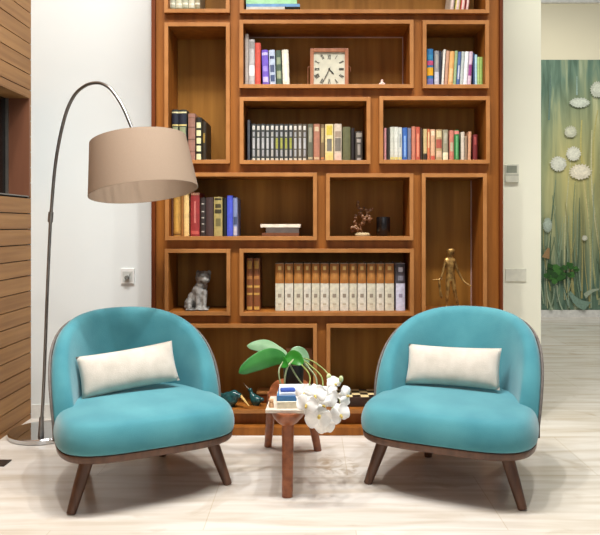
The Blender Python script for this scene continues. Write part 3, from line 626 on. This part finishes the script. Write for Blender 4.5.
def make_chair(label, loc, rz):
    ch_ = thing('armchair', label, 'armchair', loc, rz, 'turquoise armchairs')
    subsurf(seat_mb().build('seat', M_vel, ch_, 'all'), 1); rim_mb().build('seat_rim', M_leg, ch_, 'auto')
    back_mb(-.072, .0, 0, .263, 1.0).build('backrest', M_vel, ch_, 'all')
    back_mb(.001, .012, -.02, .25, 1.0).build('back_shell', M_shell, ch_, 'all')
    for (x, y, fx_, fy_) in ((-.275, -.225, -.348, -.255), (.275, -.225, .348, -.255), (-.17, .17, -.20, .235), (.17, .17, .20, .285)):
        MB().tube([(x, y, .217), ((x + fx_) / 2, (y + fy_) / 2, .11), (fx_, fy_, .001)], [.029, .0255, .0195], 18).build('leg', M_leg, ch_, 'auto')
    return ch_
CL = ((-.808, 3.285, 0), R(28.5)); CR = ((.692, 3.317, 0), R(-25.5))
make_chair('turquoise velvet armchair on the left, under the arched lamp', *CL)
make_chair('turquoise velvet armchair on the right, beside the chess box', *CR)
M_pil = mat('ivory_cushion_cloth', (214, 204, 191), .85, (198, 188, 174), (14, 14, 14), bump=.25, bscale=180, sheen=.3)
def cushion(label, chair, loc, tilt, roll, yaw=0):
    """lumbar cushion leaning on the backrest; loc is in the armchair's own frame"""
    w, h, t = .232, .100, .052; n, m_ = 28, 14; top_ = []
    b = MB(); grid = {}
    for sgn in (1, -1):
        for i in range(n + 1):
            for j in range(m_ + 1):
                u, v = -1 + 2 * i / n, -1 + 2 * j / m_
                if abs(u) == 1 or abs(v) == 1:
                    key = (0, i, j)
                else: key = (sgn, i, j)
                if key in grid: continue
                pinch = 1 - .07 * (1 - abs(u) ** 2) * abs(v) ** 3 ; px_ = 1 - .035 * (1 - abs(v) ** 2) * abs(u) ** 3
                th = t * ((1 - abs(u) ** 3.2) * (1 - abs(v) ** 2.6)) ** .55 + .0016 * math.sin(9 * u + 3 * v) * (abs(v) ** 2)
                grid[key] = b.b.verts.new((u * w * px_, -sgn * (th if key[0] else 0), v * h * pinch))
        for i in range(n):
            for j in range(m_):
                q = [(i, j), (i + 1, j), (i + 1, j + 1), (i, j + 1)]
                vs = [grid[(0, *a) if (a[0] in (0, n) or a[1] in (0, m_)) else (sgn, *a)] for a in q]
                try: b.b.faces.new(vs)
                except ValueError: pass
    o = b.build('cushion', M_pil, None, 'all')
    cw_ = Matrix.Translation(chair[0]) @ Matrix.Rotation(chair[1], 4, 'Z')
    o.matrix_world = cw_ @ Matrix.Translation(loc) @ Matrix.Rotation(yaw, 4, 'Z') @ Matrix.Rotation(roll, 4, 'Y') @ Matrix.Rotation(tilt, 4, 'X')
    pp_ = MB(); pts = [o.matrix_world.inverted() @ o.matrix_world @ v.co for v in []]
    return tag(o, label, 'cushion', 'ivory lumbar cushions')
cushion('ivory lumbar cushion on the left armchair', CL, (-.028, .07, .512), R(-22), R(-5))
cushion('ivory lumbar cushion on the right armchair', CR, (-.035, .085, .51), R(-22), R(-1.5))

# ------------------------------------------------------------------ side table
M_tab = mat('warm_walnut_table', (158, 92, 54), .38, (126, 68, 38), (30, 4, 30))
tx_, ty_ = -.10, 3.38; TH = .378
tb = thing('side_table', 'small three-legged walnut table between the armchairs', 'table', (tx_, ty_, 0))
def tplan(sc):
    out = []
    for k in range(56):
        t = 2 * math.pi * k / 56; x, y = sp(.115, .37, 2.5, t); x *= .76 + .24 * (y / .37 + 1) / 2
        out.append((x * sc, y * (1 - (1 - sc) * .5)))
    return out
b = MB(); b.loft([[(x, y, z) for x, y in tplan(sc)] for sc, z in ((.45, TH - .075), (.7, TH - .062), (.88, TH - .042), (.97, TH - .02), (1, TH - .008), (.985, TH))]); b.build('table_top', M_tab, tb, 'auto')
def tleg(a, c, r0, r1): MB().tube([a, c], [r0, r1], 16).build('leg', M_tab, tb, 'auto')
tleg((.002, -.285, TH - .055), (.0, -.30, .001), .027, .024)
tleg((-.095, .22, TH - .05), (-.128, .40, .001), .026, .02); tleg((.085, .22, TH - .05), (.142, .33, .001), .026, .02)
# books and papers on the table
def tbook(px, py_, w, dp, h, z, col, label, rz, **k):
    return flat_book(px, py_, z, w, dp, h, col, label, 'reading matter on the side table', R(rz), **k)
z = TH + .0005
tbook(-.098, 3.165, .185, .25, .013, z, (216, 204, 188), 'wide magazine with pale edge at the bottom of the table stack', -2, name='magazine', cat='magazine'); z += .0135
tbook(-.082, 3.17, .135, .20, .028, z, (226, 216, 190), 'thick cream book under the blue book on the table', 3); z += .0285
tbook(-.078, 3.18, .135, .19, .022, z, (64, 120, 176), 'blue book in the stack on the table', -1); z += .0225
tbook(-.068, 3.185, .145, .18, .010, z, (226, 232, 240), 'white booklet on top of the blue book', 2); z += .0105
o = MB(); o.box(-.034, .034, -.018, .018, 0, .014, .006); o = o.build('glasses_case', mat('cobalt_blue_case', (62, 92, 178), .4), None, 'auto'); o.location = (-.10, 3.13, z + .0003); o.rotation_euler = (0, 0, R(6)); tag(o, 'small cobalt blue case on the white booklet', 'case')
b = MB(); b.lathe([(.001, 0), (.010, 0), (.012, .004), (.011, .02), (.001, .021)], 16); b.ball((0, 0, .03), .011)
o = b.build('trinket', mat('peach_ceramic', (226, 180, 136), .4), None, 'auto'); o.location = (-.172, 3.09, TH + .0143); tag(o, 'tiny peach trinket at left corner of the magazine', 'trinket')

# ------------------------------------------------------------------ orchid
d0 = 3.42
oc = thing('potted_orchid', 'white orchid in a black pot, blooms drooping over the side table', 'plant', (SX(293.5, d0), d0 + .02, TH + .001))
OB = Vector(oc.location)
def og(mb, nm, m, par=oc, **k): o = mb.build(nm, m, par, **k); o.location = -OB if par is oc else (0, 0, 0); return o
M_pot = mat('black_plant_pot', (30, 32, 32), .45)
og(MB().lathe([(.001, 0), (.043, 0), (.046, .004), (.051, .12), (.053, .128), (.053, .137), (.047, .137), (.045, .115), (.001, .113)], 32, tuple(OB)), 'pot', M_pot, smooth='auto')
og(MB().lathe([(.044, .112), (.04, .122), (.02, .128), (.001, .13)], 20, tuple(OB)), 'soil', mat('bark_chips', (60, 44, 30), .9, (90, 68, 46), (120, 120, 120)))
def leaf_mat(nm, c1, c2): return mat(nm, c1, .3, c2, (7, 7, 7), spec=.5)
M_lf = leaf_mat('orchid_leaf_green', (70, 136, 66), (40, 104, 44)); M_lf2 = leaf_mat('pale_leaf_green', (140, 172, 136), (104, 146, 104)); M_lf3 = leaf_mat('bright_leaf_green', (52, 134, 40), (34, 102, 30))
def leaf(pts, wid, side, m, fold=.22, tipw=.25):
    """pts: midrib; side: direction across the blade"""
    pts = spline(pts, 6); n = len(pts); side = Vector(side).normalized(); b = MB(); K = 6; rows = []
    for i, p in enumerate(pts):
        t = i / (n - 1); w = wid * (max(0, math.sin(math.pi * min(1, (t * .86 + .10)))) ** .75) * (1 if t < .93 else max(.15, (1 - t) / .07))
        tg = (pts[min(i + 1, n - 1)] - pts[max(i - 1, 0)]).normalized(); s = (side - tg * side.dot(tg)).normalized(); up = tg.cross(s)
        rows.append([p + s * w * q + up * abs(q) * w * fold for q in [-1 + 2 * j / K for j in range(K + 1)]])
    b.loft(rows, cap=False, closed=False)
    o = og(b, 'leaf', m, smooth='all'); sm = o.modifiers.new('thickness', 'SOLIDIFY'); sm.thickness = .003; subsurf(o, 1); return o
LB = W(285.5, 359, d0)
leaf([LB, W(273, 357, 3.38), W(256, 363, 3.32), W(238.5, 373, 3.26)], .046, (.25, .35, .9), M_lf, .18)
leaf([LB + Vector((0, .02, .01)), W(274, 352, 3.50), W(262, 345.5, 3.56), W(247, 346, 3.60)], .041, (.2, .5, .85), M_lf2, .18)
leaf([LB + Vector((.0, -.01, 0)), W(291, 357, 3.38), W(298, 360, 3.34), W(303, 365, 3.31)], .036, (.35, .45, .8), M_lf3, .2)
leaf([LB + Vector((.01, .02, .0)), W(296, 352, 3.46), W(304, 356, 3.47), W(307, 368, 3.46)], .030, (.5, .6, .5), M_lf2, .2)
leaf([LB + Vector((.0, 0, -.01)), W(283, 362, 3.36), W(288, 366, 3.31)], .028, (.2, .2, .9), M_lf3, .2)
M_root = mat('silvery_root', (176, 186, 146), .6, (140, 156, 108), (50, 50, 50)); M_stem = mat('green_flower_stem', (150, 160, 92), .5, (110, 130, 62), (40, 40, 40))
for pts, r in (([LB, W(279, 370, 3.37), W(281, 386, 3.36), W(283, 394, 3.37)], .004), ([W(297, 357, 3.37), W(288, 366, 3.33), W(285, 378, 3.33), W(284.5, 391, 3.335)], .005), ([W(290, 365, 3.36), W(297, 377, 3.34), W(305, 388, 3.33)], .0042), ([W(303, 360, 3.4), W(309, 368, 3.38), W(316, 378, 3.36), W(317, 392, 3.35)], .004)):
    og(MB().tube(spline(pts, 6), r, 8), 'aerial_root', M_root, smooth='all')
stems = [[LB + Vector((.03, 0, 0)), W(301, 358, 3.40), W(314, 362, 3.33), W(328, 374, 3.26), W(336, 390, 3.22), W(342, 410, 3.19)],
         [LB + Vector((.025, -.01, -.01)), W(303, 361, 3.39), W(312, 367, 3.26), W(322, 378, 3.14), W(322, 396, 3.05), W(319, 408, 3.01), W(318, 416, 2.985)],
         [LB + Vector((.025, -.01, -.02)), W(298, 362, 3.36), W(309, 374, 3.20), W(309, 386, 3.08), W(304, 396, 3.01), W(301, 403, 2.985)]]
for p in stems: og(MB().tube(spline(p, 7), [.0042 - .0018 * i / (7 * (len(p) - 1)) for i in range(7 * (len(p) - 1) + 1)], 8), 'flower_stem', M_stem, smooth='all')
M_pet = mat('white_orchid_petal', (246, 244, 240), .6, (236, 233, 228), (30, 30, 30), spec=.3)
M_lip2 = mat('yellowish_orchid_lip', (226, 206, 120), .5, (200, 170, 80), (80, 80, 80))
def flower(c, face, rad, roll):
    rad *= .9
    face = Vector(face).normalized(); q = face.to_track_quat('Z', 'Y'); M_ = Matrix.Translation(c) @ q.to_matrix().to_4x4() @ Matrix.Rotation(R(roll), 4, 'Z')
    b = MB()
    for (ang, ln, wd_, lift) in ((90, .95, .40, .0), (215, .92, .40, .0), (325, .92, .40, .0), (10, 1.0, .72, .004), (170, 1.0, .72, .004)):
        a = R(ang); u = Vector((math.cos(a), math.sin(a), 0)); v = Vector((-u.y, u.x, 0)); rows = []
        for i in range(9):
            t = i / 8; w = wd_ * rad * (math.sin(math.pi * (t * .88 + .07)) ** .7) * (.55 if i == 8 else 1); cup = -.22 * rad * t * t + .10 * rad * math.sin(math.pi * t) + lift
            rows.append([M_ @ (u * ln * rad * t + v * w * k / 3 + Vector((0, 0, cup + .07 * rad * math.cos(k * 1.1 + t * 3)))) for k in range(-3, 4)])
        b.loft(rows, cap=False, closed=False)
    o = og(b, 'flower', M_pet, smooth='all'); sm = o.modifiers.new('thickness', 'SOLIDIFY'); sm.thickness = .0012; subsurf(o, 1)
    l = MB(); l.ball(M_ @ Vector((0, -.1 * rad, .12 * rad)), rad * .13, 10, 8); l.ball(M_ @ Vector((0, -.24 * rad, .2 * rad)), (rad * .11, rad * .1, rad * .13), 10, 8)
    l.build('lip', M_lip2, o, 'all')
for (px_, py_, dd, fc_, rad, roll) in ((318.5, 418, 2.95, (.15, -1, -.25), .066, 175), (339.5, 414, 3.06, (.5, -1, .1), .060, 20), (307, 404, 2.94, (-.25, -1, .1), .054, -12), (304, 393, 2.96, (-.4, -1, .35), .046, 30),
        (315, 395, 2.95, (.0, -1, .3), .056, 8), (327, 397, 3.02, (.3, -1, .15), .058, -25), (345, 396, 3.18, (.75, -.8, .1), .052, 80), (334, 384, 3.20, (.4, -.8, .6), .045, 40), (313, 414, 2.97, (-.3, -1, -.3), .050, 100), (325, 426, 2.985, (.1, -.9, -.4), .050, 190), (322, 405, 2.99, (.2, -1, .1), .05, 60)):
    flower(W(px_, py_, dd), fc_, rad, roll)
M_bud = mat('greenish_bud', (206, 214, 166), .5, (180, 194, 130), (40, 40, 40))
for (px_, py_, dd, r) in ((329, 377, 3.24, .012), (336, 380, 3.23, .010), (341, 379, 3.2, .011), (334, 409, 3.16, .012), (337, 411, 3.14, .009)):
    og(MB().ball(W(px_, py_, dd), (r, r, r * 1.35)), 'flower_bud', M_bud, smooth='all')

# ------------------------------------------------------------------ wall fittings
M_pl = mat('white_plastic', (244, 244, 240), .35)
d = YB
o = thing('wall_socket', 'white wall socket with a grey plug beside the bookcase', 'socket', W(128, 276, d))
s_ = d / F; MB().box(-6.6 * s_, 6.6 * s_, -.011, -.001, -7.4 * s_, 7.4 * s_, .002).build('plate', M_pl, o)
MB().box(-5 * s_, 5 * s_, -.0125, -.0111, -5.6 * s_, 4.6 * s_).build('insert', mat('pale_grey_plastic', (206, 208, 202), .4), o)
b = MB(); b.tube([(-.001, -.0125, -.008), (-.001, -.035, -.008)], .013, 14); b.tube(spline([(.008, -.03, -.004), (.018, -.03, .004), (.02, -.028, .018)], 4), .003, 8); b.build('plug', mat('mid_grey_plastic', (120, 122, 116), .45), o)
o = thing('thermostat', 'white wall thermostat with grey screen on right wall beside bookcase', 'thermostat', W(511.3, 173.6, d))
MB().box(-6.8 * s_, 6.8 * s_, -.018, -.001, -9 * s_, 9.2 * s_, .003).build('body', mat('ivory_plastic', (222, 220, 200), .4), o)
MB().box(-5.6 * s_, 4.6 * s_, -.0195, -.0181, .6 * s_, 7.6 * s_).build('screen', mat('grey_green_screen', (146, 150, 132), .3), o)
MB().box(-6.4 * s_, 6.4 * s_, -.0192, -.0181, -2.0 * s_, -1.2 * s_).build('flap_seam', mat('seam_grey', (176, 176, 156), .5), o)
o = thing('wall_plate', 'blank white wall plate right of bookcase above right armchair', 'wall plate', W(515.6, 275, d))
MB().box(-10.5 * s_, 10.5 * s_, -.007, -.001, -6.5 * s_, 6.5 * s_, .002).build('plate', mat('cream_plastic', (232, 230, 210), .5), o)
p = W(1, 463.5, 3.5); o = MB().box(-.045, .045, -.045, .045, .0005, .006, .001).build('floor_outlet', mat('dark_metal_plate', (58, 52, 48), .4, metal=.5), None)
o.location = (p.x - .012, 3.505, 0); tag(o, 'dark square outlet plate set on the floor by the planked wall', 'outlet')

# ------------------------------------------------------------------ dandelion mural in the far room
d = 9.1
def mural_mat():
    m = bpy.data.materials.new('mural_paint'); m.use_nodes = True; nt = m.node_tree; p = nt.nodes['Principled BSDF']; N = nt.nodes.new; L = nt.links.new
    tc = N('ShaderNodeTexCoord'); mp = N('ShaderNodeMapping'); mp.inputs['Scale'].default_value = (5.5, 1, .55); mp.inputs['Rotation'].default_value = (0, R(7), 0); L(tc.outputs['Object'], mp.inputs[0])
    nz = N('ShaderNodeTexNoise'); nz.inputs['Scale'].default_value = 1.6; nz.inputs['Detail'].default_value = 8; nz.inputs['Distortion'].default_value = .7; L(mp.outputs[0], nz.inputs['Vector'])
    cr = N('ShaderNodeValToRGB'); e = cr.color_ramp.elements; e[0].position = .30; e[0].color = lin((56, 80, 62)); e[1].position = .72; e[1].color = lin((180, 190, 158))
    for pos, col in ((.42, (82, 110, 92)), (.52, (104, 132, 112)), (.62, (142, 156, 124))):
        q = e.new(pos); q.color = lin(col)
    L(nz.outputs['Fac'], cr.inputs[0])
    # the painter's straw-yellow glow behind the flower heads, in the paint itself
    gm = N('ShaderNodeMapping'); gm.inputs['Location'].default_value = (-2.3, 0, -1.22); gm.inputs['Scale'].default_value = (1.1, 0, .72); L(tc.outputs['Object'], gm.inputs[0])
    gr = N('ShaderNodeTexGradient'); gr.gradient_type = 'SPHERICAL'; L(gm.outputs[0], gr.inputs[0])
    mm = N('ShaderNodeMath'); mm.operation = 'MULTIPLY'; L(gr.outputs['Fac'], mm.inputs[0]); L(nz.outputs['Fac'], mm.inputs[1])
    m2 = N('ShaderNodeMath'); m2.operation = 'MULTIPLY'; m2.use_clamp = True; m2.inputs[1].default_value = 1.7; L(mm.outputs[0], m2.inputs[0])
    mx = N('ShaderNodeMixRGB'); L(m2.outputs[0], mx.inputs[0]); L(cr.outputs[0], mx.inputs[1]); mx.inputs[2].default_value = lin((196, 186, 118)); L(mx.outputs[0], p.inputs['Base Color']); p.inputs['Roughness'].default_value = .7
    return m
mx0, mx1, mz0, mz1 = XE + .05, XE + 5.2, .094, EYE + (CY - 60) * d / F
mu = thing('mural', 'large green dandelion mural on the far wall through the opening', 'painting', (mx0, d, mz0))
MB().box(0, mx1 - mx0, -.012, -.001, 0, mz1 - mz0).build('painted_panel', mural_mat(), mu)
def mp_(px, py): v = W(px, py, d - .02); return (v.x - mx0, v.z - mz0)
layer = [0]
def yy(): layer[0] += 1; return -.0125 - .0004 * layer[0]
def stroke(p0, p1, w0, w1, col, nm='painted_stem', bend=0):
    a = Vector(mp_(*p0)); c = Vector(mp_(*p1)); u = (c - a).normalized(); n_ = Vector((-u.y, u.x)); y = yy(); L_ = []; Rr = []
    for i in range(9):
        t = i / 8; q = a.lerp(c, t) + n_ * bend * math.sin(math.pi * t); w = w0 + (w1 - w0) * t
        L_.append(q + n_ * w); Rr.append(q - n_ * w)
    MB().prism([tuple(v) for v in L_ + Rr[::-1]], y, y + .0003, axis='y').build(nm, cm(col, .7), mu)
def dandelion(px, py, r, col, ry=None):
    c = Vector(mp_(px, py)); rr = random.Random(int(px * 7 + py)); y = yy(); r *= d / F; ry = (ry or r / (d / F)) * d / F
    pts = []
    for k in range(40):
        a = 2 * math.pi * k / 40; f = 1 if k % 2 else .80; f *= rr.uniform(.9, 1.05); pts.append((c.x + math.cos(a) * r * f, c.y + math.sin(a) * ry * f))
    MB().prism(pts, y, y + .0003, axis='y').build('painted_dandelion', cm(col, .7), mu)
    y = yy(); MB().prism([(c.x + math.cos(2 * math.pi * k / 24) * r * .6 * rr.uniform(.8, 1.1), c.y + .1 * ry + math.sin(2 * math.pi * k / 24) * ry * .55 * rr.uniform(.8, 1.1)) for k in range(24)], y, y + .0003, axis='y').build('painted_dandelion', cm([min(255, v + 14) for v in col], .7), mu)
for (p0, p1, w, col, bd) in (((552, 308), (556, 180), .012, (130, 150, 120), .05), ((575, 305), (577, 178), .012, (190, 186, 120), .06), ((590, 308), (583, 176), .012, (206, 196, 140), -.05), ((598, 300), (588, 180), .014, (176, 180, 128), .03), ((565, 300), (572, 150), .012, (196, 196, 150), .04),
        ((546, 306), (547, 232), .01, (150, 166, 140), .02), ((583, 170), (582, 120), .014, (196, 186, 110), .02), ((593, 168), (598, 110), .012, (186, 178, 110), .02), ((570, 310), (562, 250), .012, (90, 112, 84), .04), ((600, 250), (592, 130), .014, (206, 204, 160), .05), ((578, 308), (568, 262), .010, (160, 178, 150), .03),
        ((549, 120), (551, 75), .012, (96, 124, 112), 0), ((577, 95), (577, 76), .010, (150, 176, 166), 0), ((612, 300), (600, 120), .016, (170, 176, 130), .05), ((630, 305), (622, 120), .016, (186, 186, 140), -.05)):
    stroke(p0, p1, w, w * .45, col, bend=bd)
rr = random.Random(21)
for k in range(46):
    x0 = rr.uniform(541, 640); x1 = x0 + rr.uniform(-8, 12); y0 = rr.uniform(290, 309); y1 = rr.uniform(175, 262)
    stroke((x0, y0), (x1, y1), rr.uniform(.006, .013), .003, ((150, 170, 142), (120, 146, 118), (176, 184, 146), (88, 112, 84), (170, 164, 108))[k % 5], bend=rr.uniform(-.06, .06))
for a in ((558, 164, 9, (214, 216, 200), 8.5), (573, 154, 8, (224, 224, 206), 8), (580, 172, 12, (236, 228, 204), 8.5), (570, 132, 7, (196, 198, 174), 6.5), (579, 103, 11, (198, 206, 190), 5.5), (597, 90, 8, (196, 202, 184), 9), (547, 225, 5, (170, 186, 170), 8), (584, 238, 3, (206, 206, 186), 3), (625, 110, 11, (206, 210, 190), 10)):
    dandelion(*a)
for (p0, p1, w, col, bd) in (((552, 310), (546, 285), .012, (176, 190, 160), .02), ((562, 310), (556, 284), .010, (166, 184, 156), .02), ((549, 310), (553, 286), .010, (150, 170, 140), -.02), ((568, 306), (563, 288), .012, (140, 166, 146), 0), ((587, 306), (569, 292), .07, (130, 160, 142), .04), ((584, 296), (598, 289), .035, (170, 184, 160), .02), ((545, 258), (548, 248), .05, (166, 132, 90), 0)):
    stroke(p0, p1, w, w * .3, col, 'painted_leaf', bd)
rr = random.Random(3)
for k in range(34):
    px_ = 558 + rr.gauss(0, 8.0); py_ = 274 + rr.gauss(0, 4.0) - abs(px_ - 558) * .1
    c = Vector(mp_(px_, py_)); y = yy(); r = rr.uniform(.03, .07)
    MB().prism([(c.x + math.cos(2 * math.pi * q / 9) * r * rr.uniform(.6, 1.2), c.y + math.sin(2 * math.pi * q / 9) * r * .7 * rr.uniform(.6, 1.2)) for q in range(9)], y, y + .0003, axis='y').build('painted_shrub', cm(((48, 100, 36), (66, 122, 48), (38, 80, 30))[k % 3], .7), mu)
